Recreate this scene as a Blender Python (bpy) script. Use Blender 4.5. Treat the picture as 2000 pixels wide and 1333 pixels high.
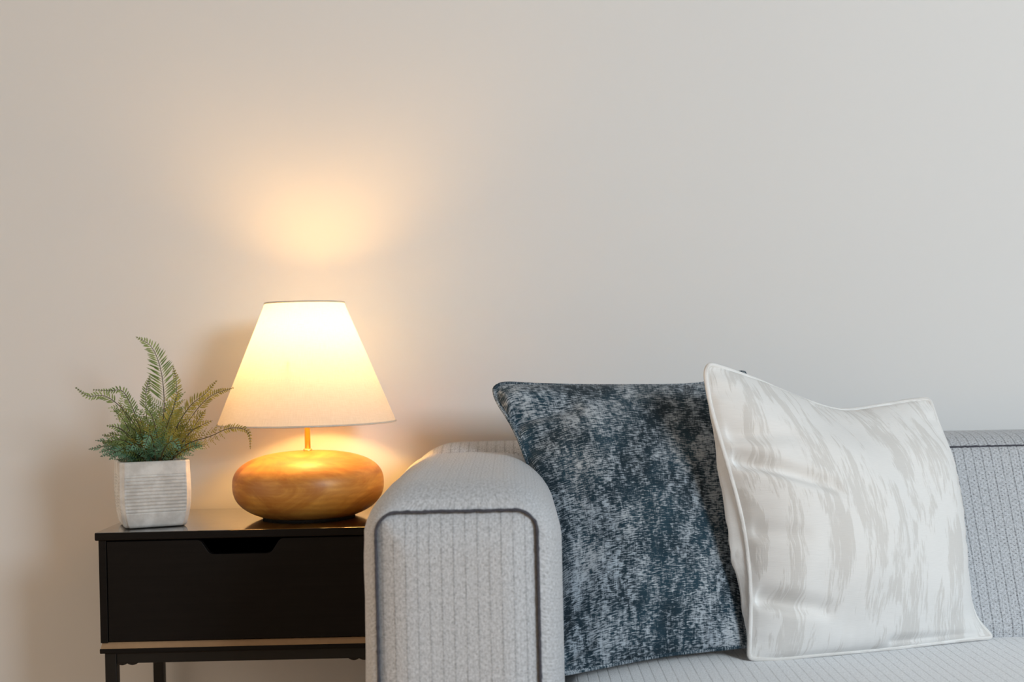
import bpy, bmesh, math, random
from mathutils import Vector, Matrix, noise

# ------------------------------------------------------------------ clear
for o in list(bpy.data.objects):
    bpy.data.objects.remove(o)
scene = bpy.context.scene
C = scene.collection
PI = math.pi

# ------------------------------------------------------------------ camera
F, EYE, ROLL = 2700.0, 0.95, math.radians(1.28)
cam = bpy.data.cameras.new('camera')
cam.sensor_width = 36.0
cam.lens = F / 2000 * 36
cam.shift_y = 26 / 2000
cam.clip_start = 0.05
cam.dof.use_dof = True
cam.dof.focus_distance = 2.66
cam.dof.aperture_fstop = 2.8
camo = bpy.data.objects.new('camera', cam)
C.objects.link(camo)
camo.matrix_world = Matrix.Translation((0, 0, EYE)) @ Matrix.Rotation(PI / 2, 4, 'X') @ Matrix.Rotation(-ROLL, 4, 'Z')
scene.camera = camo

# ------------------------------------------------------------------ world, window daylight, exposure
world = bpy.data.worlds.new('world')
scene.world = world
world.use_nodes = True
wb = world.node_tree.nodes['Background']
wb.inputs[0].default_value = (1.0, 0.83, 0.66, 1)
wb.inputs[1].default_value = 1.25

day = bpy.data.lights.new('window_daylight', 'AREA')
day.shape = 'RECTANGLE'
day.size, day.size_y = 1.3, 1.0
day.energy = 150
day.color = (0.79, 0.91, 1.0)
dayo = bpy.data.objects.new('window_daylight', day)
C.objects.link(dayo)
dayo.location = (2.70, -1.56, 2.10)
dayo.rotation_euler = (PI / 2, 0, 0)              # in the window opening, faces +Y into the room

vs = scene.view_settings
vs.view_transform = 'Standard'
vs.look = 'None'
vs.exposure = 0.0
vs.gamma = 1.0
vs.use_curve_mapping = False


def at(px, py, D):
    """point at distance D from the camera plane that the photograph shows at (px, py)"""
    a, b = px - 1000.0, py - 692.5
    u = a * math.cos(ROLL) - b * math.sin(ROLL)
    v = b * math.cos(ROLL) + a * math.sin(ROLL)
    return Vector((u * D / F, D, EYE - v * D / F))


# ------------------------------------------------------------------ node helpers
class NT:
    def __init__(self, name):
        self.m = bpy.data.materials.new(name)
        self.m.use_nodes = True
        self.t = self.m.node_tree
        self.b = self.t.nodes['Principled BSDF']
        self.out = self.t.nodes['Material Output']

    def n(self, typ, **kw):
        x = self.t.nodes.new(typ)
        for k, v in kw.items():
            setattr(x, k, v)
        return x

    def put(self, sock, v):
        if v is None:
            return
        if hasattr(v, 'is_output'):
            self.t.links.new(v, sock)
        elif isinstance(v, (tuple, list)):
            sock.default_value = (*v, 1) if len(v) == 3 and sock.type == 'RGBA' else v
        else:
            sock.default_value = v

    def math(self, op, a, b=None, c=None):
        x = self.n('ShaderNodeMath', operation=op)
        for i, v in enumerate((a, b, c)):
            self.put(x.inputs[i], v)
        return x.outputs[0]

    def ramp01(self, v, lo, hi):
        x = self.n('ShaderNodeMapRange', interpolation_type='SMOOTHSTEP')
        self.put(x.inputs[0], v)
        x.inputs[1].default_value, x.inputs[2].default_value = lo, hi
        return x.outputs[0]

    def mix(self, f, a, b):
        x = self.n('ShaderNodeMix', data_type='RGBA')
        self.put(x.inputs[0], f)
        self.put(x.inputs[6], a)
        self.put(x.inputs[7], b)
        return x.outputs[2]

    def coords(self, kind='UV', scale=(1, 1, 1), rot=(0, 0, 0)):
        tc = self.n('ShaderNodeTexCoord')
        mp = self.n('ShaderNodeMapping')
        mp.inputs['Scale'].default_value = scale
        mp.inputs['Rotation'].default_value = rot
        self.t.links.new(tc.outputs[kind], mp.inputs[0])
        return mp.outputs[0]

    def noise(self, vec, scale, detail=3, rough=0.5, dist=0.0):
        x = self.n('ShaderNodeTexNoise')
        self.t.links.new(vec, x.inputs['Vector'])
        x.inputs['Scale'].default_value = scale
        x.inputs['Detail'].default_value = detail
        x.inputs['Roughness'].default_value = rough
        x.inputs['Distortion'].default_value = dist
        return x.outputs[0]

    def bump(self, h, strength, dist):
        x = self.n('ShaderNodeBump')
        self.put(x.inputs['Height'], h)
        x.inputs['Strength'].default_value = strength
        x.inputs['Distance'].default_value = dist
        self.t.links.new(x.outputs[0], self.b.inputs['Normal'])

    def base(self, col, rough=0.6, spec=0.5, metal=0.0):
        self.put(self.b.inputs['Base Color'], col)
        self.put(self.b.inputs['Roughness'], rough)
        self.b.inputs['Specular IOR Level'].default_value = spec
        self.b.inputs['Metallic'].default_value = metal
        return self


def plain(name, col, rough=0.6, spec=0.5, metal=0.0, grain=0.0, gscale=200):
    t = NT(name)
    if grain:
        v = t.noise(t.coords('Object'), gscale, 3)
        c2 = tuple(x * (1 - grain) for x in col)
        t.base(t.mix(v, c2, tuple(min(1, x * (1 + grain)) for x in col)), rough, spec, metal)
        t.bump(v, 0.15, 0.001)
    else:
        t.base(col, rough, spec, metal)
    return t.m


M = {}


def mat_wall():
    t = NT('wall_paint')
    co = t.coords('Object')
    n1 = t.noise(co, 1.4, 2)
    n2 = t.noise(co, 260, 3)
    t.base(t.mix(n1, (0.70, 0.692, 0.682), (0.73, 0.722, 0.712)), 0.75, 0.25)
    t.bump(n2, 0.08, 0.0008)
    return t.m


def mat_sofa(name='grey_ribbed_upholstery', kl=1.0, kh=1.0, sheen=0.15):
    t = NT(name)
    uv = t.coords('UV')
    sx = t.n('ShaderNodeSeparateXYZ')
    wob = t.n('ShaderNodeTexNoise')
    t.t.links.new(uv, wob.inputs['Vector'])
    wob.inputs['Scale'].default_value = 60
    off = t.n('ShaderNodeVectorMath', operation='MULTIPLY_ADD')
    t.t.links.new(wob.outputs['Color'], off.inputs[0])
    off.inputs[1].default_value = (0.0016, 0.0016, 0)
    t.t.links.new(uv, off.inputs[2])
    t.t.links.new(off.outputs[0], sx.inputs[0])
    u, v = sx.outputs[0], sx.outputs[1]
    pp = t.math('PINGPONG', u, 0.0095)
    line = t.math('SUBTRACT', 1.0, t.ramp01(pp, 0.0004, 0.0019))
    dash = t.ramp01(t.math('SINE', t.math('MULTIPLY', v, 2 * PI / 0.0065)), -1.0, 0.4)
    line = t.math('MULTIPLY', line, t.math('MULTIPLY_ADD', dash, 0.5, 0.5))
    brk = t.ramp01(t.noise(uv, 45, 2), 0.3, 0.6)
    line = t.math('MULTIPLY', line, t.math('MULTIPLY_ADD', brk, 0.65, 0.35))
    # staggered stitch holes between the ribs
    hs = t.math('MULTIPLY', t.math('SINE', t.math('MULTIPLY', u, 2 * PI / 0.0127)),
                t.math('SINE', t.math('MULTIPLY', v, 2 * PI / 0.0085)))
    hole = t.ramp01(hs, 0.25, 0.85)
    hn = t.ramp01(t.noise(uv, 170, 2), 0.34, 0.62)
    hole = t.math('MULTIPLY', hole, hn)
    fine = t.noise(uv, 520, 3, 0.65)
    heath = t.ramp01(t.math('ADD', t.math('MULTIPLY', fine, 0.6), t.math('MULTIPLY', t.noise(t.coords('UV', (330, 130, 1)), 1.0, 3), 0.4)), 0.36, 0.64)
    c = t.mix(heath, (0.385, 0.40, 0.422), (0.66, 0.68, 0.715))
    c = t.mix(t.math('MULTIPLY', hole, 0.62 * kh), c, (0.12, 0.12, 0.13))
    c = t.mix(t.math('MULTIPLY', line, 0.60 * kl), c, (0.10, 0.10, 0.11))
    t.base(c, 0.95, 0.12)
    t.b.inputs['Sheen Weight'].default_value = sheen
    t.b.inputs['Sheen Roughness'].default_value = 0.5
    h = t.math('SUBTRACT', t.math('SUBTRACT', t.math('MULTIPLY', fine, 0.6), t.math('MULTIPLY', line, kl)), t.math('MULTIPLY', hole, 0.8 * kh))
    t.bump(h, 0.45, 0.0016)
    return t.m


def mat_blue():
    t = NT('mottled_blue_chenille')
    uv = t.coords('UV')
    blot = t.noise(t.coords('UV', (30, 17, 1)), 1.0, 4, 0.65, 0.4)
    thr = t.noise(t.coords('UV', (62, 480, 1)), 1.0, 3, 0.6, 0.4)
    ver = t.noise(t.coords('UV', (420, 60, 1)), 1.0, 2, 0.6)
    mid = t.noise(t.coords('UV', (70, 60, 1)), 1.0, 3, 0.6)
    x = t.math('ADD', t.math('MULTIPLY', blot, 0.66), t.math('MULTIPLY', mid, 0.34))
    low = t.noise(t.coords('UV', (5.5, 4.5, 1)), 1.0, 2, 0.5)
    x = t.math('ADD', x, t.math('MULTIPLY', thr, 0.92))
    x = t.math('ADD', x, t.math('MULTIPLY', t.math('SUBTRACT', low, 0.5), 0.40))
    x = t.math('ADD', x, t.math('MULTIPLY', ver, 0.28))
    f = t.ramp01(x, 1.02, 1.30)
    tint = t.noise(t.coords('UV', (9, 9, 1)), 1.0, 2)
    dark = t.mix(t.ramp01(tint, 0.35, 0.65), (0.012, 0.026, 0.038), (0.020, 0.050, 0.074))
    light = t.mix(t.ramp01(tint, 0.35, 0.65), (0.38, 0.44, 0.50), (0.47, 0.51, 0.55))
    t.base(t.mix(f, dark, light), 0.85, 0.2)
    t.b.inputs['Sheen Weight'].default_value = 0.1
    t.bump(t.math('ADD', thr, t.math('MULTIPLY', f, 0.4)), 0.35, 0.0014)
    return t.m


def mat_white():
    t = NT('ivory_brushed_jacquard')
    uv = t.coords('UV')
    blot = t.noise(t.coords('UV', (24, 5.5, 1)), 1.0, 4, 0.6, 0.6)
    fray = t.noise(t.coords('UV', (240, 22, 1)), 1.0, 3, 0.6)
    x = t.math('ADD', blot, t.math('MULTIPLY', t.math('SUBTRACT', fray, 0.5), 0.42))
    f = t.ramp01(x, 0.48, 0.58)
    wv = t.noise(t.coords('UV', (50, 900, 1)), 1.0, 2)
    ivory = t.mix(wv, (0.77, 0.758, 0.74), (0.86, 0.85, 0.835))
    taupe = t.mix(wv, (0.655, 0.635, 0.61), (0.73, 0.71, 0.685))
    t.base(t.mix(f, ivory, taupe), 0.75, 0.25)
    t.b.inputs['Sheen Weight'].default_value = 0.1
    t.bump(t.math('SUBTRACT', t.math('MULTIPLY', wv, 0.5), t.math('MULTIPLY', f, 0.8)), 0.3, 0.0012)
    return t.m


def mat_wood():
    t = NT('honey_turned_wood')
    co = t.coords('Object', (1.2, 1.2, 3.2))
    d = t.noise(co, 5.5, 4, 0.6, 1.6)
    w = t.n('ShaderNodeTexWave', wave_type='RINGS', rings_direction='Y')
    w.inputs['Scale'].default_value = 16
    w.inputs['Distortion'].default_value = 5
    w.inputs['Detail'].default_value = 3
    t.t.links.new(t.coords('Object', (1, 0.35, 1.6)), w.inputs['Vector'])
    fine = t.noise(t.coords('Object', (14, 14, 260)), 1.0, 3)
    c = t.mix(t.ramp01(d, 0.32, 0.70), (0.40, 0.145, 0.022), (0.68, 0.33, 0.062))
    c = t.mix(t.math('MULTIPLY', w.outputs[0], 0.35), c, (0.40, 0.15, 0.026))
    c = t.mix(t.math('MULTIPLY', t.ramp01(fine, 0.4, 0.75), 0.16), c, (0.62, 0.33, 0.10))
    t.base(c, 0.42, 0.45)
    t.bump(fine, 0.08, 0.0006)
    return t.m


def mat_black(top):
    t = NT('black_stained_wood_top' if top else 'black_stained_wood')
    g = t.noise(t.coords('Object', (6, 40, 160)), 1.0, 4, 0.6)
    c = t.mix(g, (0.004, 0.0033, 0.003), (0.010, 0.008, 0.007))
    if top:
        s = t.noise(t.coords('Object', (26, 90, 1), (0, 0, 0.25)), 1.0, 3, 0.6, 0.6)
        r = t.math('MULTIPLY_ADD', t.ramp01(s, 0.45, 0.72), 0.10, 0.10)
        t.base(c, r, 0.5)
        t.b.inputs['IOR'].default_value = 1.7
        t.b.inputs['Coat Weight'].default_value = 1.0
        t.b.inputs['Coat Roughness'].default_value = 0.06
    else:
        t.base(c, 0.5, 0.12)
        t.bump(g, 0.12, 0.0006)
    return t.m


def mat_shade():
    t = NT('cream_linen_shade')
    vec = t.coords('UV')
    wv = t.math('ADD', t.noise(t.coords('UV', (900, 60, 1)), 1.0, 2), t.noise(t.coords('UV', (60, 900, 1)), 1.0, 2))
    c = t.mix(t.ramp01(wv, 0.6, 1.4), (0.62, 0.575, 0.51), (0.70, 0.66, 0.60))
    dif = t.n('ShaderNodeBsdfDiffuse')
    tr = t.n('ShaderNodeBsdfTranslucent')
    t.put(dif.inputs[0], c)
    t.put(tr.inputs[0], t.mix(t.ramp01(wv, 0.6, 1.4), (0.66, 0.72, 0.90), (0.74, 0.80, 0.98)))
    mx = t.n('ShaderNodeMixShader')
    mx.inputs[0].default_value = 0.235
    t.t.links.new(dif.outputs[0], mx.inputs[1])
    t.t.links.new(tr.outputs[0], mx.inputs[2])
    t.t.links.new(mx.outputs[0], t.out.inputs[0])
    return t.m


def mat_leaf(name, c1, c2):
    t = NT(name)
    v = t.noise(t.coords('Object'), 45, 2)
    c = t.mix(t.ramp01(v, 0.3, 0.7), c1, c2)
    t.base(c, 0.5, 0.35)
    tr = t.n('ShaderNodeBsdfTranslucent')
    t.put(tr.inputs[0], c)
    mx = t.n('ShaderNodeMixShader')
    mx.inputs[0].default_value = 0.38
    t.t.links.new(t.b.outputs[0], mx.inputs[1])
    t.t.links.new(tr.outputs[0], mx.inputs[2])
    t.t.links.new(mx.outputs[0], t.out.inputs[0])
    return t.m


def mat_pot():
    t = NT('whitewashed_ceramic')
    co = t.coords('Object')
    a = t.noise(co, 28, 4, 0.6)
    b = t.noise(co, 320, 2)
    c = t.mix(t.ramp01(a, 0.35, 0.7), (0.52, 0.50, 0.475), (0.70, 0.685, 0.66))
    t.base(c, 0.7, 0.3)
    t.bump(b, 0.12, 0.0006)
    return t.m


def mat_emit(name, col, s):
    t = NT(name)
    t.base((0.9, 0.85, 0.75), 0.4)
    t.put(t.b.inputs['Emission Color'], col)
    t.b.inputs['Emission Strength'].default_value = s
    return t.m


M['wall'] = mat_wall()
M['ceiling'] = plain('darkened_ceiling_paint', (0.30, 0.30, 0.295), 0.9, 0.2)  # unseen ceiling, darkened so less light bounces onto the upper wall
M['floor'] = plain('oak_floor', (0.66, 0.45, 0.27), 0.45, grain=0.15, gscale=9)
M['white_paint'] = plain('white_window_paint', (0.78, 0.78, 0.77), 0.45)
M['sofa'] = mat_sofa()
M['seat'] = mat_sofa('grey_ribbed_seat_upholstery', 0.9, 0.2, 0.85)
M['panel'] = mat_sofa('grey_ribbed_panel_upholstery', 0.8, 0.45)
M['gusset'] = mat_sofa('grey_plain_upholstery', 0.18, 0.5)
M['seam'] = plain('charcoal_seam_thread_and_shade', (0.075, 0.075, 0.09), 0.9, 0.1, grain=0.5, gscale=160)  # dark thread, with the shade of the seam groove put into its colour
M['blue'] = mat_blue()
M['white'] = mat_white()
M['wood'] = mat_wood()
M['black_top'] = mat_black(True)
M['black'] = mat_black(False)
M['metal'] = plain('black_powder_coated_metal', (0.006, 0.0055, 0.005), 0.45, 0.3)
M['tan'] = plain('tan_wood_strip', (0.36, 0.23, 0.13), 0.5, 0.3, grain=0.15, gscale=60)
M['brass'] = plain('brushed_brass', (0.80, 0.58, 0.25), 0.32, metal=1.0, grain=0.1, gscale=300)
M['felt'] = plain('black_felt', (0.012, 0.010, 0.009), 0.95)
M['shade'] = mat_shade()
M['trim'] = plain('cream_shade_trim', (0.62, 0.55, 0.46), 0.8, grain=0.1)
M['bulb'] = mat_emit('warm_glowing_bulb', (1.0, 0.54, 0.15), 160)
M['pot'] = mat_pot()
M['soil'] = plain('dark_potting_soil', (0.03, 0.022, 0.015), 0.95, grain=0.5, gscale=120)
M['leaf_blue'] = mat_leaf('blue_green_leaf', (0.08, 0.20, 0.12), (0.24, 0.44, 0.30))
M['leaf_green'] = mat_leaf('mid_green_leaf', (0.12, 0.20, 0.05), (0.32, 0.40, 0.15))
M['leaf_olive'] = mat_leaf('olive_green_leaf', (0.22, 0.215, 0.035), (0.48, 0.42, 0.10))
M['stem'] = plain('brown_fern_stem', (0.055, 0.045, 0.018), 0.6, grain=0.3)


# ------------------------------------------------------------------ mesh helpers
def link(name, me, mat, parent=None, smooth=True):
    if smooth:
        for p in me.polygons:
            p.use_smooth = True
    if mat and not me.materials:
        me.materials.append(mat)
    o = bpy.data.objects.new(name, me)
    C.objects.link(o)
    if parent:
        o.parent = parent
        o.matrix_parent_inverse = Matrix.Translation(-parent_world(parent))
    return o


def parent_world(p):
    """where the parent's origin sits: a thing's Empty is placed, its mesh parts keep world coordinates"""
    return p.location.copy() if p.type == 'EMPTY' else Vector((0, 0, 0))


def thing(name, loc, label, cat, group=None):
    o = bpy.data.objects.new(name, None)
    o.empty_display_size = 0.1
    C.objects.link(o)
    o.location = loc
    o['label'], o['category'] = label, cat
    if group:
        o['group'] = group
    return o


def structure(name, me, mat, parent=None):
    o = link(name, me, mat, parent, smooth=False)
    o['kind'] = 'structure'
    return o


def grid(rows, uvs=None, wrap_u=False, wrap_v=False, flip=False):
    """quad mesh from rows of points; uvs the same shape"""
    n, m = len(rows), len(rows[0])
    verts = [tuple(p) for r in rows for p in r]
    faces, fuv = [], []
    for i in range(n if wrap_v else n - 1):
        for j in range(m if wrap_u else m - 1):
            q = [(i, j), (i, (j + 1) % m), ((i + 1) % n, (j + 1) % m), ((i + 1) % n, j)]
            if flip:
                q.reverse()
            faces.append([a * m + b for a, b in q])
            if uvs:
                fuv += [uvs[a][b] for a, b in q]
    me = bpy.data.meshes.new('mesh')
    me.from_pydata(verts, [], faces)
    if uvs:
        l = me.uv_layers.new(name='UVMap')
        for k, w in enumerate(fuv):
            l.data[k].uv = w
    me.update()
    return me


def box(x0, x1, y0, y1, z0, z1, bev=0.0, seg=2):
    bm = bmesh.new()
    bmesh.ops.create_cube(bm, size=1.0)
    for v in bm.verts:
        v.co = Vector(((x0 + x1) / 2 + v.co.x * (x1 - x0), (y0 + y1) / 2 + v.co.y * (y1 - y0), (z0 + z1) / 2 + v.co.z * (z1 - z0)))
    if bev:
        bmesh.ops.bevel(bm, geom=list(bm.edges), offset=bev, segments=seg, affect='EDGES', profile=0.5)
    me = bpy.data.meshes.new('mesh')
    bm.to_mesh(me)
    bm.free()
    return me


def prism(poly, y0, y1, bev=0.0):
    """polygon of (x, z) extruded along y"""
    bm = bmesh.new()
    f = bm.faces.new([bm.verts.new((x, y0, z)) for x, z in poly])
    e = bmesh.ops.extrude_face_region(bm, geom=[f])
    for v in e['geom']:
        if isinstance(v, bmesh.types.BMVert):
            v.co.y = y1
    bmesh.ops.recalc_face_normals(bm, faces=bm.faces)
    if bev:
        ed = [x for x in bm.edges if abs(x.verts[0].co.y - x.verts[1].co.y) < 1e-6]
        bmesh.ops.bevel(bm, geom=ed, offset=bev, segments=2, affect='EDGES', profile=0.5)
    me = bpy.data.meshes.new('mesh')
    bm.to_mesh(me)
    bm.free()
    return me


def lathe(prof, cx, cy, seg=64, uvs=False):
    rows, uv = [], []
    for (r, z) in prof:
        rows.append([(cx + r * math.cos(2 * PI * k / seg), cy + r * math.sin(2 * PI * k / seg), z) for k in range(seg + 1)])
        uv.append([(k / seg * 1.0, z) for k in range(seg + 1)])
    me = grid(rows, uv)
    bm = bmesh.new()
    bm.from_mesh(me)
    bmesh.ops.remove_doubles(bm, verts=bm.verts, dist=1e-6)
    bmesh.ops.recalc_face_normals(bm, faces=bm.faces)
    bm.to_mesh(me)
    bm.free()
    return me


def tube(pts, rad, sides=10, closed=False, uvscale=1.0):
    pts = [Vector(p) for p in pts]
    n = len(pts)
    rows, uv = [], []
    up = None
    L = 0
    for i, p in enumerate(pts):
        a = pts[(i - 1) % n] if (closed or i > 0) else p
        b = pts[(i + 1) % n] if (closed or i < n - 1) else p
        t = (b - a).normalized()
        if up is None:
            up = Vector((0, -1, 0)) if abs(t.y) < 0.9 else Vector((0, 0, 1))
        up = (up - t * up.dot(t)).normalized()
        s = t.cross(up)
        r = rad(i / (n - 1)) if callable(rad) else rad
        if i:
            L += (p - pts[i - 1]).length
        rows.append([p + (up * math.cos(2 * PI * k / sides) + s * math.sin(2 * PI * k / sides)) * r for k in range(sides)])
        uv.append([(k / sides * 0.02, L * uvscale) for k in range(sides)])
    me = grid(rows, uv, wrap_u=True, wrap_v=closed)
    if not closed:
        bm = bmesh.new()
        bm.from_mesh(me)
        bmesh.ops.holes_fill(bm, edges=[e for e in bm.edges if e.is_boundary], sides=0)
        bm.to_mesh(me)
        bm.free()
    return me


def spline(pts, n):
    """Catmull-Rom through pts, n+1 samples evenly by chord length"""
    P = [Vector(p) for p in pts]
    if len(P) == 2:
        return [P[0].lerp(P[1], i / n) for i in range(n + 1)]
    ext = [P[0] * 2 - P[1]] + P + [P[-1] * 2 - P[-2]]
    dense = []
    for i in range(1, len(ext) - 2):
        a, b, c, d = ext[i - 1:i + 3]
        for k in range(24):
            t = k / 24
            dense.append(0.5 * ((2 * b) + (c - a) * t + (2 * a - 5 * b + 4 * c - d) * t * t + (3 * b - a - 3 * c + d) * t ** 3))
    dense.append(P[-1])
    acc = [0]
    for i in range(1, len(dense)):
        acc.append(acc[-1] + (dense[i] - dense[i - 1]).length)
    out, j = [], 0
    for i in range(n + 1):
        s = acc[-1] * i / n
        while j < len(acc) - 2 and acc[j + 1] < s:
            j += 1
        t = (s - acc[j]) / max(1e-9, acc[j + 1] - acc[j])
        out.append(dense[j].lerp(dense[j + 1], min(1, max(0, t))))
    return out


def smooth01(x):
    x = max(0.0, min(1.0, x))
    return x * x * (3 - 2 * x)


# ================================================================== THE ROOM
WALL_Y = 3.158
CEIL, X0, X1, Y0 = 2.75, -3.2, 4.0, -1.6
structure('wall_back', box(X0, X1 + 0.12, WALL_Y, WALL_Y + 0.12, 0, CEIL), M['wall'])
structure('floor', box(X0, X1, Y0, WALL_Y, -0.06, 0), M['floor'])
structure('ceiling', box(X0, X1 + 0.12, Y0 - 0.12, WALL_Y + 0.12, CEIL, CEIL + 0.08), M['ceiling'])
structure('wall_right', box(X1, X1 + 0.12, Y0, WALL_Y, 0, CEIL), M['wall'])
# unseen wall behind the photographer, full width to block warm surround; its window lights the room from the right
wx0, wx1, wz0, wz1 = 2.02, 3.38, 1.57, 2.63
bm = bmesh.new()
for (a, b, c, d) in ((X0, wx0, 0, CEIL), (wx1, X1, 0, CEIL), (wx0, wx1, 0, wz0), (wx0, wx1, wz1, CEIL)):
    r = bmesh.ops.create_cube(bm, size=1.0)
    for v in r['verts']:
        v.co = Vector(((a + b) / 2 + v.co.x * (b - a), Y0 - 0.06 + v.co.y * 0.12, (c + d) / 2 + v.co.z * (d - c)))
me = bpy.data.meshes.new('mesh')
bm.to_mesh(me)
bm.free()
structure('wall_front', me, M['wall'])
win = structure('window_1', box(wx0, wx1, Y0 - 0.08, Y0, wz0, wz0 + 0.03), M['white_paint'])
for nm, (a, b, c, d) in (('window_frame', (wx0, wx0 + 0.03, wz0, wz1)), ('window_frame', (wx1 - 0.03, wx1, wz0, wz1)),
                         ('window_frame', (wx0, wx1, wz1 - 0.03, wz1)), ('window_mullion', (2.685, 2.715, wz0, wz1))):
    link(nm, box(a, b, Y0 - 0.08, Y0, c, d), M['white_paint'], win, smooth=False)

# ================================================================== SOFA
AF = 2.20                                     # front of the arm
SOFA_R = 1.98
sofa = thing('sofa', (0.85, 2.65, 0), 'light grey ribbed-fabric sofa with fat rounded arm against the wall', 'sofa')


def rrect(x0, x1, z0, z1, r, n=9, step=0.012):
    """open outline: up the left side, over the top, down the right; fixed sample counts"""
    pts = []
    ns = 24
    for i in range(ns):
        pts.append((x0, z0 + (z1 - r - z0) * i / ns))
    for i in range(n + 1):
        a = PI - PI / 2 * i / n
        pts.append((x0 + r + r * math.cos(a), z1 - r + r * math.sin(a)))
    nt = 18
    for i in range(1, nt):
        pts.append((x0 + r + (x1 - x0 - 2 * r) * i / nt, z1))
    for i in range(n + 1):
        a = PI / 2 - PI / 2 * i / n
        pts.append((x1 - r + r * math.cos(a), z1 - r + r * math.sin(a)))
    for i in range(1, ns + 1):
        pts.append((x1, z1 - r + (z0 - z1 + r) * i / ns))
    return pts


PX0, PX1, PZ1 = -0.2235, 0.034, 0.702          # front panel outline of the arm
BULGE = 0.042
ARM_END = 2.93


def arm_profile(e, wob=0.0):
    """e = 0 at the seam, 1 at the full section"""
    b = BULGE * e
    r = 0.034 + (0.095 - 0.034) * e
    return rrect(PX0 - b * 0.70, PX1 + b, 0.10, PZ1 + b * 0.95, r)


def build_arm(mirror=None, parent=None):
    ys, es = [], []
    N = 16
    for i in range(N + 1):
        a = PI / 2 * i / N
        ys.append(AF + 0.004 + 0.11 * (1 - math.cos(a)))
        es.append(math.sin(a) ** 1.0)
    for i in range(1, 31):
        ys.append(AF + 0.114 + (ARM_END - AF - 0.114) * i / 30)
        es.append(1.0)
    rows, uv = [], []
    full = arm_profile(1.0)
    for y, e in zip(ys, es):
        pr = arm_profile(e)
        row, ur, L = [], [], 0
        for k, (x, z) in enumerate(pr):
            if k:
                L += math.hypot(full[k][0] - full[k - 1][0], full[k][1] - full[k - 1][1])
            # gentle upholstery unevenness, slight crown along the length
            w = noise.noise(Vector((x * 7, y * 5, z * 7))) * 0.004 * e
            fb = noise.noise(Vector((3.1, z * 11, 0.4))) * 0.006 if x < -0.1 and z < 0.66 else 0
            crown = 0.004 * e * math.sin(PI * min(1, max(0, (x - PX0 + BULGE) / (PX1 - PX0 + 2 * BULGE)))) if z > 0.6 else 0
            row.append(Vector((x + fb, y, z + w + crown)))
            ur.append((L, y))
        rows.append(row)
        uv.append(ur)
    if mirror is not None:
        rows = [[Vector((mirror - p.x, p.y, p.z)) for p in r] for r in rows]
    arm = link('arm', grid(rows, uv, flip=mirror is None), M['gusset'], parent)
    # front panel: rings from the outline towards the middle, bulging forward
    pr = arm_profile(0.0)
    cx, cz = (PX0 + PX1) / 2, 0.40
    prow, puv = [], []
    for s in range(0, 15):
        f = s / 14
        k = 1 - f
        row, ur = [], []
        for (x, z) in pr:
            xx = cx + (x - cx) * k
            zz = (z if z < cz else cz + (z - cz) * k) if s else z
            zz = cz + (z - cz) * k
            d = min(1.0, min(PZ1 - zz, xx - PX0, PX1 - xx) / 0.06)
            y = AF + 0.010 - 0.026 * math.sin(PI / 2 * max(0, d))
            p = Vector((xx, y, zz))
            if mirror is not None:
                p.x = mirror - p.x
            row.append(p)
            ur.append((xx + 0.004, zz))
        prow.append(row)
        puv.append(ur)
    panel = link('front_panel', grid(prow, puv, flip=mirror is not None), M['panel'], arm)
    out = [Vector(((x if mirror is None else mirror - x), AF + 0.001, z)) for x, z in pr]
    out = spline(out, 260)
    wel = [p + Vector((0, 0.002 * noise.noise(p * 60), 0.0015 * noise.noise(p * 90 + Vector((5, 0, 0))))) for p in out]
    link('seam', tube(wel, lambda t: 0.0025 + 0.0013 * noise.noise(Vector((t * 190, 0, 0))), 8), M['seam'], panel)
    return arm


build_arm(None, sofa)

# ---- backrest: profile in (y, z), swept along x with a rounded left end
BP = [(2.74, 0.20), (2.705, 0.37), (2.725, 0.44), (2.80, 0.60), (2.852, 0.70), (2.868, 0.728), (2.90, 0.750), (2.95, 0.760), (3.03, 0.761),
      (3.085, 0.750), (3.105, 0.72), (3.11, 0.60), (3.11, 0.10)]
prof = spline([Vector((0, a, b)) for a, b in BP], 90)
XL, XR = PX0 - BULGE * 0.70 + 0.010, SOFA_R
rows, uv = [], []
xs = []
RE = 0.125
for i in range(15):
    a = PI / 2 * i / 14
    xs.append((XL + RE * (1 - math.cos(a)), math.sin(a)))
for i in range(1, 121):
    xs.append((XL + RE + (XR - XL - RE) * i / 120, 1.0))
cy, cz = 2.985, 0.62
for (x, e) in xs:
    row, ur, L = [], [], 0
    for k, p in enumerate(prof):
        ins = (1 - e) * RE
        y = p.y
        z = p.z
        if z > 0.55:
            z = z - (1 - e) * RE * smooth01((z - 0.50) / 0.2)
        y = cy + (y - cy) * (1 - 0.25 * (1 - e))
        if k:
            L += (p - prof[k - 1]).length
        w = noise.noise(Vector((x * 4, p.y * 4, p.z * 4))) * 0.003
        row.append(Vector((x, y - w, z + w * 0.5)))
        ur.append((x, L))
    rows.append(row)
    uv.append(ur)
back = link('backrest', grid(rows, uv), M['sofa'], sofa)
sm = []
i_s = min(range(len(prof)), key=lambda k: abs(prof[k].z - 0.733) + (0 if prof[k].y < 2.95 else 1))
for x in [PX1 + 0.05 + (XR - PX1 - 0.05) * i / 300 for i in range(301)]:
    p = prof[i_s]
    w = noise.noise(Vector((x * 4, p.y * 4, p.z * 4))) * 0.003
    sm.append(Vector((x, p.y - w - 0.0005, p.z + w * 0.5 + 0.0012 * noise.noise(Vector((x * 120, 0, 0))))))
link('seam', tube(sm, lambda t: 0.0022 + 0.0011 * noise.noise(Vector((t * 400, 0, 3))), 6), M['seam'], back)

# ---- seat cushion with a crowned top and rounded edges
SX0, SX1 = PX1 + BULGE + 0.006, SOFA_R - 0.27


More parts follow.
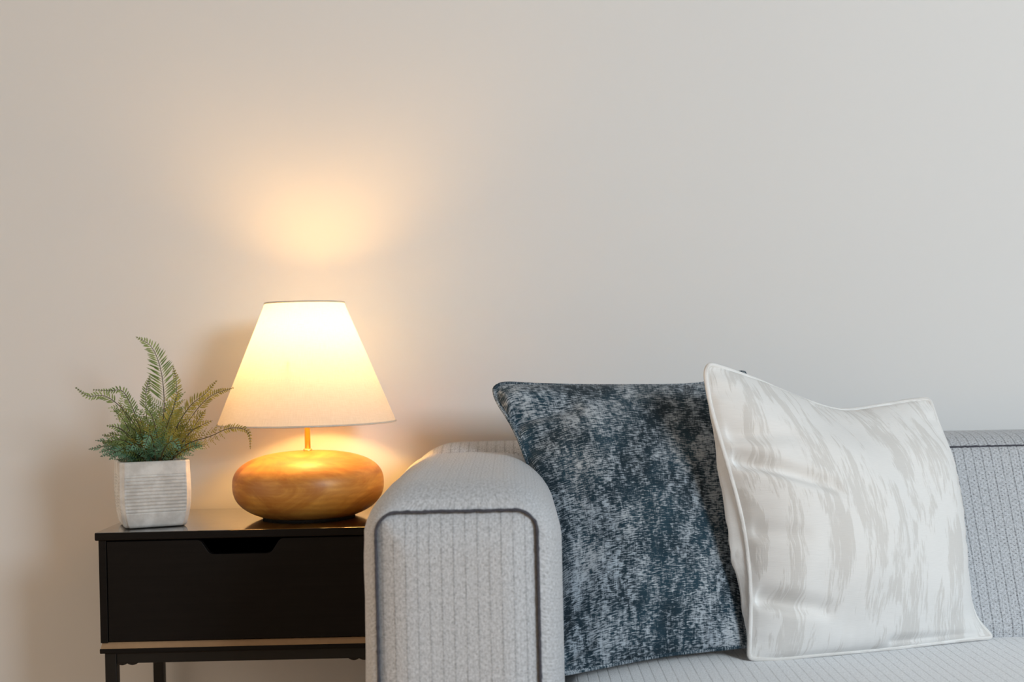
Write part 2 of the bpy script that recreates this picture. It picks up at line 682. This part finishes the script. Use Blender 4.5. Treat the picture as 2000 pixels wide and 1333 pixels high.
def seat_z(x, y):
    s = (x - SX0)
    z = 0.374
    if s < 0.32:
        q = 1 - max(0.0, s) / 0.32
        z -= 0.036 * q ** 2.2
    e = x - SX0
    if e < 0.03:
        z -= 0.03 - math.sqrt(max(0, 0.03 ** 2 - (0.03 - max(0, e)) ** 2))
    e = SX1 - x
    if e < 0.05:
        z -= 0.05 - math.sqrt(max(0, 0.05 ** 2 - (0.05 - max(0, e)) ** 2))
    f = y - 2.10
    if f < 0.07:
        z -= 0.07 - math.sqrt(max(0, 0.07 ** 2 - (0.07 - max(0, f)) ** 2))
    z += 0.0025 * noise.noise(Vector((x * 3, y * 3, 0)))
    return z


xs = [SX0 + 0.03 * (1 - math.cos(PI / 2 * i / 8)) for i in range(9)] + [SX0 + 0.03 + (SX1 - SX0 - 0.03) * i / 130 for i in range(1, 131)]
ys = [2.10 + 0.07 * (1 - math.cos(PI / 2 * i / 8)) for i in range(9)] + [2.17 + (2.74 - 2.17) * i / 40 for i in range(1, 41)]
rows = [[Vector((x, 2.10, 0.20)) for x in xs]] + [[Vector((x, y, seat_z(x, y))) for x in xs] for y in ys]
uv = [[(x + 0.006, 1.93) for x in xs]] + [[(x + 0.006, y) for x in xs] for y in ys]
for r, u in zip(rows, uv):                    # side skirts
    r.insert(0, Vector((r[0].x, r[0].y, 0.2)))
    r.append(Vector((r[-1].x, r[-1].y, 0.2)))
    u.insert(0, (u[0][0] - 0.12, u[0][1]))
    u.append((u[-1][0] + 0.12, u[-1][1]))
link('seat_cushion', grid(rows, uv), M['seat'], sofa)
link('base', box(PX0 + 0.01, SOFA_R - 0.01, 2.13, 3.09, 0.10, 0.21, 0.01), M['sofa'], sofa, smooth=False)
link('arm', box(SOFA_R - 0.26, SOFA_R + 0.03, AF, ARM_END, 0.10, 0.742, 0.07, 6), M['sofa'], sofa)
for fx in (-0.15, SOFA_R - 0.1):
    for fy in (2.26, 3.0):
        link('leg', lathe([(0.0, 0.0), (0.018, 0.0), (0.026, 0.10), (0.0, 0.10)], fx, fy, 20), M['black'], sofa)


# ================================================================== CUSHIONS
def cushion(name, top, right, bottom, left, tf, tb, mat, label, n=96, creases=(), seed=0, expo=0.55, pipe_r=0.0045, size=0.5, pipe_mat=None, left_bulge=0.0):
    """top/bottom run left->right, left/right run top->bottom, as (px, py, D) world points on the seam"""
    T = spline([at(*p) for p in top], n)
    B = spline([at(*p) for p in bottom], n)
    Lf = spline([at(*p) for p in left], n)
    R = spline([at(*p) for p in right], n)
    rnd = random.Random(seed)
    mid = []
    for i in range(n + 1):
        t = i / n
        row = []
        for j in range(n + 1):
            s = j / n
            a = T[j].lerp(B[j], t) + Lf[i].lerp(R[i], s)
            b = (T[0] * (1 - s) + T[n] * s) * (1 - t) + (B[0] * (1 - s) + B[n] * s) * t
            row.append(a - b)
        mid.append(row)
    nx = (mid[n // 2][n] - mid[n // 2][0]).normalized()
    nz = (mid[0][n // 2] - mid[n][n // 2]).normalized()
    nrm = nx.cross(nz).normalized()
    if nrm.y > 0:
        nrm.negate()
    base = (B[0] + B[n]) / 2
    root = thing(name, (base.x, base.y, base.z), label, 'cushion')

    def side(sign, thick, sd, ex):
        rows, uv = [], []
        for i in range(n + 1):
            t = i / n
            row, ur = [], []
            for j in range(n + 1):
                s = j / n
                ed = max(0.0, math.sin(PI * s)) * max(0.0, math.sin(PI * t))
                h = thick * ed ** ex
                e = min(s, 1 - s, t, 1 - t)
                fall = smooth01(e / 0.12)
                # soft irregular puckers running in from the seams
                w = 0
                if e > 0:
                    w += 0.014 * noise.noise(Vector((s * 3.2 + sd, t * 3.2, sd))) * fall
                    w += 0.0065 * noise.noise(Vector((s * 8 + sd, t * 7, sd * 2))) * fall
                    ps = noise.noise(Vector((s * 26, sd * 3, 0.0))) * math.exp(-min(t, 1 - t) / 0.06)
                    pt = noise.noise(Vector((sd * 3, t * 26, 7.0))) * math.exp(-min(s, 1 - s) / 0.06)
                    w += 0.007 * (ps + pt) * smooth01(e / 0.03)
                if sign > 0:
                    for (s0, t0, s1, t1, dep, wid) in creases:
                        dx, dy = s1 - s0, t1 - t0
                        L2 = dx * dx + dy * dy
                        k = max(0, min(1, ((s - s0) * dx + (t - t0) * dy) / L2))
                        d = math.hypot(s - s0 - k * dx, t - t0 - k * dy)
                        w -= dep * math.exp(-(d / wid) ** 2) * (1 - 0.6 * k) * smooth01(e / 0.025)
                p = mid[i][j] + nrm * (sign * (h + w))
                if sign < 0 and left_bulge:            # stuffing swells past the seam on the left side
                    q = s / 0.045
                    p -= nx * left_bulge * q * math.exp(1 - q) * math.sin(PI * t) ** 0.8 * smooth01((t - 0.12) / 0.3) * (1 + 0.5 * noise.noise(Vector((0, t * 7, sd))))
                row.append(p)
                ur.append((s * size + (0 if sign > 0 else 1.3), (1 - t) * size + sd))
            rows.append(row)
            uv.append(ur)
        return grid(rows, uv, flip=sign < 0)

    fm = side(1, tf, seed + 0.3, expo)
    fo = link('front_cover', fm, mat, root)
    link('back_cover', side(-1, tb, seed + 4.7, 0.38), mat, root)
    ring = T[:-1] + R[:-1] + B[::-1][:-1] + Lf[::-1][:-1]
    ring = [p + nrm * 0.0005 for p in ring]
    # round the corners a little
    for _ in range(3):
        ring = [(ring[k - 1] + ring[k] * 2 + ring[(k + 1) % len(ring)]) / 4 for k in range(len(ring))]
    link('piping', tube(ring, pipe_r, 8, closed=True), pipe_mat or mat, root)
    return root


cushion('blue_cushion',
        top=[(963, 760, 2.80), (985, 750, 2.81), (1060, 753, 2.83), (1200, 755, 2.84), (1360, 752, 2.84), (1420, 735, 2.83), (1456, 726, 2.82)],
        right=[(1456, 726, 2.82), (1446, 800, 2.79), (1440, 1000, 2.70), (1450, 1200, 2.60), (1462, 1262, 2.57)],
        bottom=[(1098, 1318, 2.52), (1160, 1306, 2.53), (1300, 1280, 2.55), (1462, 1262, 2.57)],
        left=[(963, 760, 2.80), (972, 785, 2.795), (1000, 830, 2.77), (1022, 880, 2.745), (1046, 950, 2.715), (1072, 1040, 2.665), (1090, 1140, 2.61), (1094, 1240, 2.56), (1098, 1318, 2.52)],
        tf=0.095, tb=0.055, mat=M['blue'], seed=3, size=0.52, expo=0.5,
        creases=[(0.02, 0.150, 0.27, 0.130, 0.034, 0.035), (0.01, 0.08, 0.2, 0.06, -0.022, 0.045), (0.02, 0.25, 0.16, 0.22, 0.02, 0.04), (0.03, 0.955, 0.16, 0.93, 0.02, 0.02), (0.0, 0.86, 0.06, 0.83, 0.014, 0.03)],
        label='dark blue mottled square cushion leaning beside the sofa arm')

cushion('white_cushion',
        top=[(1384, 711, 2.60), (1420, 722, 2.62), (1480, 744, 2.66), (1560, 778, 2.71), (1640, 802, 2.75), (1720, 793, 2.78), (1780, 783, 2.80), (1815, 780, 2.81)],
        right=[(1815, 780, 2.81), (1832, 830, 2.80), (1858, 900, 2.78), (1874, 1000, 2.76), (1886, 1120, 2.73), (1902, 1200, 2.71), (1938, 1246, 2.685)],
        bottom=[(1462, 1288, 2.545), (1520, 1288, 2.55), (1600, 1280, 2.57), (1750, 1266, 2.62), (1870, 1252, 2.66), (1938, 1246, 2.685)],
        left=[(1384, 711, 2.60), (1378, 732, 2.597), (1390, 800, 2.585), (1416, 890, 2.57), (1446, 1000, 2.56), (1462, 1100, 2.55), (1466, 1190, 2.545), (1462, 1288, 2.545)],
        tf=0.115, tb=0.080, left_bulge=0.031, mat=M['white'], seed=11, size=0.52, expo=0.55,
        creases=[(0.03, 0.34, 0.30, 0.43, 0.032, 0.028), (0.04, 0.25, 0.22, 0.24, 0.018, 0.035), (0.03, 0.80, 0.26, 0.85, 0.030, 0.028), (0.03, 0.58, 0.15, 0.60, 0.014, 0.03), (0.5, 0.02, 0.55, 0.12, 0.014, 0.06),
                 (0.55, 0.975, 0.97, 0.985, 0.012, 0.02)],
        label='ivory cushion with beige brushstroke streaks, standing in front of the blue cushion')


# ================================================================== SIDE TABLE
TX0 = -0.8314
TX1 = TX0 + 0.572
TY0, TY1, TZ = 2.725, 3.125, 0.616
table = thing('side_table', ((TX0 + TX1) / 2, (TY0 + TY1) / 2, 0), 'black side table with one notched drawer and thin metal legs', 'table')
o = link('top', box(TX0, TX1, TY0, TY1, TZ - 0.016, TZ, 0.0025, 2), M['black_top'], table, smooth=False)
o.data.materials.append(M['black'])
for p in o.data.polygons:
    p.material_index = 0 if p.normal.z > 0.9 else 1
bx0, bx1 = TX0 + 0.006, TX1 - 0.006
bz1, bz0 = TZ - 0.016, TZ - 0.219
by0 = TY0 + 0.006
link('side_panel', box(bx0, bx0 + 0.015, by0, TY1 - 0.006, bz0, bz1, 0.001), M['black'], table, smooth=False)
link('side_panel', box(bx1 - 0.015, bx1, by0, TY1 - 0.006, bz0, bz1, 0.001), M['black'], table, smooth=False)
link('back_panel', box(bx0 + 0.015, bx1 - 0.015, TY1 - 0.014, TY1 - 0.006, bz0, bz1), M['black'], table, smooth=False)
# drawer with the cut-out grip
dx0, dx1 = bx0 + 0.0165, bx1 - 0.0165
dz0, dz1 = bz0 + 0.002, bz1 - 0.003
xc = (dx0 + dx1) / 2
poly = [(dx0, dz0), (dx1, dz0), (dx1, dz1)]


def fillet(a, b, c, r, n=5):
    a, b, c = Vector(a), Vector(b), Vector(c)
    d1, d2 = (a - b).normalized(), (c - b).normalized()
    p0, p2 = b + d1 * r, b + d2 * r
    return [tuple((p0 * (1 - t) ** 2 + b * 2 * t * (1 - t) + p2 * t * t)) for t in [k / n for k in range(n + 1)]]


nt, nb, nd = 0.079, 0.060, 0.029
A = [(dx1, dz1), (xc + nt, dz1), (xc + nb, dz1 - nd), (xc - nb, dz1 - nd), (xc - nt, dz1), (dx0, dz1)]
for k in range(1, 5):
    poly += fillet(A[k - 1], A[k], A[k + 1], 0.009)
poly.append((dx0, dz1))
drawer = link('drawer', prism(poly, by0 + 0.001, by0 + 0.016, 0.0012), M['black'], table, smooth=False)
link('drawer_box', box(dx0 + 0.012, dx1 - 0.012, by0 + 0.017, TY1 - 0.03, dz0 + 0.004, dz1 - 0.045), M['black'], drawer, smooth=False)
link('latch', box(xc + 0.002, xc + 0.020, TY1 - 0.020, TY1 - 0.0145, dz1 - 0.022, dz1 - 0.003, 0.001), M['metal'], drawer, smooth=False)
# tan bevelled strip and the black ledge below it
zl = bz0
strip = [(TY0 + 0.012, zl), (TY0 + 0.0015, zl - 0.0105), (TY0 + 0.020, zl - 0.0105), (TY0 + 0.020, zl)]
bm = bmesh.new()
f = bm.faces.new([bm.verts.new((TX0 + 0.0075, y, z)) for y, z in strip])
e = bmesh.ops.extrude_face_region(bm, geom=[f])
for v in e['geom']:
    if isinstance(v, bmesh.types.BMVert):
        v.co.x = TX1 - 0.0075
bmesh.ops.recalc_face_normals(bm, faces=bm.faces)
me = bpy.data.meshes.new('mesh')
bm.to_mesh(me)
bm.free()
o = link('trim_strip', me, M['tan'], table, smooth=False)
o['label'] = 'thin tan strip under the drawer'
zb = zl - 0.0105
link('bottom_board', box(TX0 + 0.006, TX1 - 0.006, TY0 + 0.020, TY1, zb, zl, 0.001), M['black'], table, smooth=False)
link('ledge', box(TX0 + 0.0055, TX1 - 0.0055, TY0, TY1, zb - 0.0095, zb, 0.0015), M['black'], table, smooth=False)
# metal frame
zf = zb - 0.0095
LW = 0.023
fx0, fx1, fy0, fy1 = TX0 + 0.013, TX1 - 0.013, TY0 + 0.008, TY1 - 0.010
for (x, y) in ((fx0, fy0), (fx1 - LW, fy0), (fx0, fy1 - LW), (fx1 - LW, fy1 - LW)):
    link('leg', box(x, x + LW, y, y + LW, 0, zf, 0.0015), M['metal'], table, smooth=False)
RH = 0.0215
link('rail', box(fx0 + LW, fx1 - LW, fy0 + 0.002, fy0 + 0.018, zf - RH, zf, 0.001), M['metal'], table, smooth=False)
link('rail', box(fx0 + LW, fx1 - LW, fy1 - 0.018, fy1 - 0.002, zf - RH, zf, 0.001), M['metal'], table, smooth=False)
link('rail', box(fx0 + 0.002, fx0 + 0.018, fy0 + LW, fy1 - LW, zf - RH, zf, 0.001), M['metal'], table, smooth=False)
link('rail', box(fx1 - 0.018, fx1 - 0.002, fy0 + LW, fy1 - LW, zf - RH, zf, 0.001), M['metal'], table, smooth=False)
for sgn, xa in ((1, fx0 + LW), (-1, fx1 - LW)):
    pl = [(xa, zf - RH + 0.002)]
    for k in range(25):
        q = k / 24
        pl.append((xa + sgn * 0.041 * q, zf - RH - 0.0006 - 0.0034 * abs(math.sin(2 * PI * (q * 1.0))) ** 0.8))
    pl.append((xa + sgn * 0.041, zf - RH + 0.002))
    link('scalloped_bracket', prism(pl, fy0 + 0.003, fy0 + 0.012), M['metal'], table, smooth=False)

# ================================================================== TABLE LAMP
LX, LY = -0.4372, 2.93
lamp = thing('table_lamp', (LX, LY, TZ), 'lit table lamp with cream cone shade and pebble-shaped wooden base', 'lamp')
link('foot', lathe([(0, TZ), (0.096, TZ), (0.097, TZ + 0.001), (0.097, TZ + 0.004), (0, TZ + 0.004)], LX, LY, 64), M['felt'], lamp)
prof_b = []
BH, BR, bz = 0.069, 0.159, TZ + 0.0700
prof_b.append((0.0, bz - 0.066))
for k in range(41):
    zz = -0.066 + 0.066 * k / 40
    prof_b.append((BR * (1 - (abs(zz) / 0.078) ** 2.4) ** (1 / 2.4), bz + zz))
for k in range(1, 41):
    zz = math.sin(PI / 2 * k / 40)
    prof_b.append((BR * max(0.0, 1 - zz ** 2.5) ** (1 / 2.5), bz + zz * BH))
base_o = link('base', lathe(prof_b, 0, 0, 96), M['wood'], lamp)
base_o.location = (LX, LY, 0)
base_o['label'] = 'turned honey-coloured wooden base'
SZ0, SZ1, SR0, SR1 = 0.815, 1.0687, 0.1875, 0.083
BT = bz + BH
link('collar', lathe([(0, BT - 0.002), (0.0095, BT - 0.002), (0.0095, BT + 0.004), (0.0068, BT + 0.005), (0, BT + 0.005)], LX, LY, 28), M['brass'], lamp)
link('stem', lathe([(0, BT), (0.0060, BT), (0.0060, SZ0 - 0.008), (0.0085, SZ0 - 0.006), (0.0085, SZ0 + 0.012), (0.006, SZ0 + 0.014), (0.006, 0.895), (0, 0.895)], LX, LY, 28), M['brass'], lamp)
link('socket', lathe([(0, 0.895), (0.015, 0.895), (0.017, 0.905), (0.017, 0.940), (0, 0.940)], LX, LY, 28), M['brass'], lamp)
bulb = [(0, 0.940), (0.013, 0.940), (0.016, 0.952)]
for k in range(13):
    a = -PI / 2 * 0.62 + (PI / 2 * 1.62) * k / 12
    bulb.append((0.034 * math.cos(a), 0.988 + 0.034 * math.sin(a)))
bulb[-1] = (0, 1.022)
link('bulb', lathe(bulb, LX, LY, 28), M['bulb'], lamp)
rows, uv = [], []
for k in range(25):
    f = k / 24
    r, z = SR0 + (SR1 - SR0) * f, SZ0 + (SZ1 - SZ0) * f
    rows.append([(LX + r * math.cos(2 * PI * j / 96), LY + r * math.sin(2 * PI * j / 96), z) for j in range(97)])
    uv.append([(j / 96 * 0.8, z) for j in range(97)])
shade = link('shade', grid(rows, uv), M['shade'], lamp)
for (r, z) in ((SR0, SZ0), (SR1, SZ1)):
    ring = [(LX + r * math.cos(2 * PI * j / 96), LY + r * math.sin(2 * PI * j / 96), z) for j in range(96)]
    link('rim', tube(ring, 0.0019, 8, closed=True), M['trim'], shade)
for k in range(3):
    a = 2 * PI * k / 3 + 0.4
    link('spider_arm', tube([(LX + 0.019 * math.cos(a), LY + 0.019 * math.sin(a), 0.900), (LX + 0.130 * math.cos(a), LY + 0.130 * math.sin(a), 0.945)], 0.0014, 6), M['brass'], shade)

# ================================================================== POTTED FERN
POT_A = math.radians(20.5)
pc = at(299, 1030, 2.845)
PXc, PYc = pc.x, 2.845
fern = thing('potted_fern', (PXc, PYc, TZ), 'green fern in a ribbed off-white square pot on the table corner', 'plant')
PH = 0.134


def sq(a, hw, r):
    """rounded square radius direction: returns point and face mask for perimeter parameter a in 0..1"""
    side = int(a * 4) % 4
    f = (a * 4) % 1.0
    ls = 2 * (hw - r)
    la = PI / 2 * r
    tot = ls + la
    d = f * tot
    if d < ls:
        p = Vector((-hw + r + d, -hw))
        nrm = Vector((0, -1))
        edge = min(d, ls - d)
    else:
        q = (d - ls) / la * PI / 2
        c = Vector((hw - r, -hw + r))
        nrm = Vector((math.sin(q), -math.cos(q)))
        p = c + nrm * r
        edge = -min(d - ls, tot - d)
    an = side * PI / 2 + POT_A
    R = Matrix.Rotation(an, 2)
    return R @ p, R @ nrm, edge


def pot_hw(z):
    f = z / PH
    lo = 0.0615 + 0.0095 * (1 - (1 - min(1, f / 0.5)) ** 2.2)
    return lo - 0.0010 * smooth01((f - 0.6) / 0.4)


rows = []
zs = [PH * i / 150 for i in range(151)]
NA = 240
for z in zs:
    row = []
    for k in range(NA):
        hw = pot_hw(z)
        p, nr, ed = sq(k / NA, hw, 0.017)
        off = 0.0
        f = z / PH
        if 0.225 < f < 0.80:
            q = (f - 0.225) / (0.80 - 0.225)
            off -= 0.0032 * (0.5 + 0.5 * math.cos(q * 11 * 2 * PI)) ** 1.5 * smooth01((ed + 0.0065) / 0.002)
        # raised border and two upright grooves at the rounded corners
        off += 0.0014 * math.exp(-((ed + 0.0075) / 0.0012) ** 2)
        off -= 0.0018 * math.exp(-((ed + 0.0100) / 0.0013) ** 2)
        off -= 0.0015 * math.exp(-((ed + 0.0130) / 0.0013) ** 2)
        if f < 0.05:
            off -= 0.006 * (1 - math.sqrt(max(0, 1 - (1 - f / 0.05) ** 2)))
        if f > 0.97:
            off -= 0.003 * ((f - 0.97) / 0.03) ** 2
        w = 0.0007 * noise.noise(Vector((p.x * 40, p.y * 40, z * 40)))
        p = p + nr * (off + w)
        row.append((PXc + p.x, PYc + p.y, TZ + 0.001 + z))
    rows.append(row)
for (ins, dz) in ((0.0045, 0.0), (0.0070, -0.006), (0.0085, -0.02)):
    row = []
    for k in range(NA):
        p, nr, ed = sq(k / NA, pot_hw(PH) - ins, 0.014)
        row.append((PXc + p.x, PYc + p.y, TZ + 0.001 + PH + dz))
    rows.append(row)
me = grid(rows, None, wrap_u=True)
bm = bmesh.new()
bm.from_mesh(me)
bm.verts.ensure_lookup_table()
bm.faces.new([bm.verts[k] for k in range(NA)][::-1])
bmesh.ops.recalc_face_normals(bm, faces=bm.faces)
bm.to_mesh(me)
bm.free()
o = link('pot', me, M['pot'], fern)
o['label'] = 'off-white ribbed ceramic pot'
srow = []
for s in (1.0, 0.7, 0.4, 0.02):
    row = []
    for k in range(60):
        p, nr, ed = sq(k / 60, pot_hw(PH) - 0.0075, 0.012)
        row.append((PXc + p.x * s, PYc + p.y * s, TZ + PH - 0.014 + 0.006 * (1 - s) + 0.002 * noise.noise(Vector((p.x * s * 90, p.y * s * 90, 0)))))
    srow.append(row)
link('soil', grid(srow, None, wrap_u=True), M['soil'], fern)

random.seed(5)


def leaflet(V, Fc, p, d, nrm, L, W):
    """pointed strap leaflet, slightly folded"""
    s = d.cross(nrm).normalized()
    b = len(V)
    V += [p, p + d * L * 0.35 + s * W * 0.5 + nrm * W * 0.12, p + d * L, p + d * L * 0.35 - s * W * 0.5 + nrm * W * 0.12,
          p + d * L * 0.75 + s * W * 0.36 + nrm * W * 0.06, p + d * L * 0.75 - s * W * 0.36 + nrm * W * 0.06, p + d * L * 0.4, ]
    Fc += [(b, b + 6, b + 1), (b, b + 3, b + 6), (b + 6, b + 2, b + 4, b + 1), (b + 6, b + 3, b + 5, b + 2)]


def frond(pts, wmax, mat, facing=None, simple_from=0.55, start=0.12, gap=0.0135, lw=0.0026, tipgap=0.0056):
    P = spline(pts, 120)
    total = sum((P[i + 1] - P[i]).length for i in range(120))
    facing = facing or Vector((random.uniform(-.35, .35), -1, random.uniform(-.1, .5)))
    facing = facing.normalized()
    V, Fc = [], []
    s = start
    while s < 0.995:
        i = min(119, int(s * 120))
        p = P[i].lerp(P[i + 1], s * 120 - i)
        t = (P[min(120, i + 2)] - P[max(0, i - 2)]).normalized()
        sd = t.cross(facing).normalized()
        nm = sd.cross(t).normalized()
        if nm.dot(facing) < 0:
            nm.negate()
        env = (1 - ((s - start) / (1 - start)) ** 1.5) ** 0.8 * (0.55 + 0.45 * smooth01((s - start) / 0.15))
        for sg in (-1, 1):
            L = max(0.003, wmax * env * random.uniform(0.85, 1.12))
            al = math.radians(random.uniform(32, 46))
            d = (sd * sg * math.cos(al) + t * math.sin(al) + nm * random.uniform(-0.25, 0.2)).normalized()
            if s > simple_from or L < 0.012:
                leaflet(V, Fc, p, d, nm, L * 0.92, min(lw * 1.25, L * 0.3 + 0.0012))
            else:
                q = 0.004
                dd = d.copy()
                pp = p + dd * q
                b0 = len(V)
                step = 0.0052
                while q < L:
                    f = q / L
                    l2 = 0.0095 * (1 - f ** 1.6) ** 0.7 * min(1, L / 0.03) + 0.0012
                    s2 = dd.cross(nm).normalized()
                    for g2 in (-1, 1):
                        d2 = (s2 * g2 * 0.82 + dd * 0.55 + nm * random.uniform(-0.3, 0.25)).normalized()
                        leaflet(V, Fc, pp, d2, nm, l2, lw * 0.85)
                    dd = (dd + t * 0.03 - Vector((0, 0, 0.018))).normalized()
                    q += step
                    np_ = pp + dd * step
                    # midrib sliver
                    b = len(V)
                    V += [pp + s2 * 0.0004, pp - s2 * 0.0004, np_ - s2 * 0.0004, np_ + s2 * 0.0004]
                    Fc.append((b, b + 1, b + 2, b + 3))
                    pp = np_
                leaflet(V, Fc, pp, dd, nm, 0.004, lw * 0.7)
        s += (tipgap if s > simple_from else gap) / total
    me = bpy.data.meshes.new('mesh')
    me.from_pydata([tuple(v) for v in V], [], Fc)
    me.update()
    o = link('frond', me, mat, fern, smooth=False)
    link('stalk', tube(P[::3], lambda t: 0.0012 * (1 - 0.75 * t) + 0.0002, 6), M['stem'], o)
    return o


D0 = 2.845
main = [
    ([(306, 905, 2.85), (318, 830, 2.86), (320, 770, 2.865), (312, 715, 2.865), (294, 676, 2.86), (265, 658, 2.855)], 0.058, 'leaf_green', 0.45),
    ([(300, 905, 2.84), (272, 845, 2.83), (240, 800, 2.82), (205, 774, 2.815), (172, 774, 2.81), (147, 757, 2.80)], 0.030, 'leaf_green', 0.62),
    ([(285, 860, 2.85), (262, 805, 2.855), (240, 765, 2.86), (215, 764, 2.86), (182, 762, 2.86)], 0.020, 'leaf_green', 0.35),
    ([(318, 905, 2.84), (340, 845, 2.83), (370, 795, 2.82), (400, 770, 2.815), (424, 743, 2.81)], 0.032, 'leaf_olive', 0.50),
    ([(325, 905, 2.87), (352, 850, 2.875), (385, 800, 2.865), (415, 772, 2.845), (456, 758, 2.81)], 0.026, 'leaf_olive', 0.55),
    ([(328, 905, 2.83), (362, 870, 2.81), (410, 853, 2.775), (445, 838, 2.755), (474, 838, 2.74), (487, 850, 2.735), (489, 878, 2.735)], 0.024, 'leaf_olive', 0.60),
    ([(308, 905, 2.82), (322, 845, 2.79), (338, 800, 2.775), (348, 765, 2.77)], 0.036, 'leaf_olive', 0.6),
    ([(296, 905, 2.83), (262, 862, 2.81), (236, 838, 2.80), (208, 832, 2.79)], 0.030, 'leaf_green', 0.6),
    ([(294, 905, 2.82), (262, 885, 2.80), (236, 880, 2.785), (210, 892, 2.775)], 0.028, 'leaf_blue', 0.6),
    ([(318, 905, 2.87), (332, 830, 2.89), (345, 760, 2.90), (338, 715, 2.905)], 0.034, 'leaf_olive', 0.6),
    ([(300, 905, 2.87), (288, 830, 2.89), (285, 770, 2.90), (294, 730, 2.90)], 0.032, 'leaf_green', 0.6),
    ([(330, 905, 2.85), (360, 862, 2.86), (385, 825, 2.865), (402, 800, 2.865)], 0.032, 'leaf_olive', 0.6),
    ([(298, 905, 2.84), (270, 850, 2.85), (247, 815, 2.86), (226, 798, 2.87)], 0.034, 'leaf_green', 0.6),
    ([(290, 905, 2.80), (258, 872, 2.79), (238, 860, 2.785), (214, 862, 2.78)], 0.030, 'leaf_green', 0.6),
    ([(332, 905, 2.83), (365, 852, 2.83), (392, 832, 2.83), (415, 822, 2.83)], 0.030, 'leaf_olive', 0.6),
    ([(312, 905, 2.80), (306, 850, 2.775), (296, 812, 2.765), (280, 790, 2.76)], 0.032, 'leaf_green', 0.65),
    ([(330, 905, 2.81), (352, 885, 2.79), (378, 872, 2.775), (398, 872, 2.77)], 0.024, 'leaf_blue', 0.6),
    ([(300, 903, 2.80), (282, 878, 2.775), (262, 868, 2.765), (246, 884, 2.755)], 0.030, 'leaf_blue', 0.6),
    ([(312, 903, 2.80), (322, 875, 2.77), (338, 862, 2.755), (352, 880, 2.745)], 0.030, 'leaf_blue', 0.6),
    ([(304, 903, 2.80), (300, 868, 2.77), (292, 850, 2.75), (280, 880, 2.735)], 0.028, 'leaf_blue', 0.6),
]
for pts, w, m, sf in main:
    frond([at(*p) for p in pts], w, M[m], simple_from=sf)
# the dense middle of the plant
for k in range(46):
    a = random.uniform(0, 2 * PI)
    el = random.uniform(0.35, 1.30)
    ln = random.uniform(0.085, 0.125) + 0.05 * max(0, el - 0.6)
    d = Vector((math.cos(a) * math.cos(el), math.sin(a) * math.cos(el), math.sin(el)))
    b = Vector((PXc + 0.018 * math.cos(a), PYc + 0.018 * math.sin(a), TZ + PH - 0.012))
    mid_ = b + d * ln * 0.55 + Vector((0, 0, 0.012))
    tip = b + d * ln + Vector((0, 0, -0.012))
    m = 'leaf_blue' if el < 0.65 else random.choice(['leaf_green', 'leaf_green', 'leaf_olive'])
    frond([b, mid_, tip], random.uniform(0.028, 0.038), M[m], facing=Vector((d.x * -0.5, d.y * -0.5 - 0.55, 0.7)), simple_from=0.72)
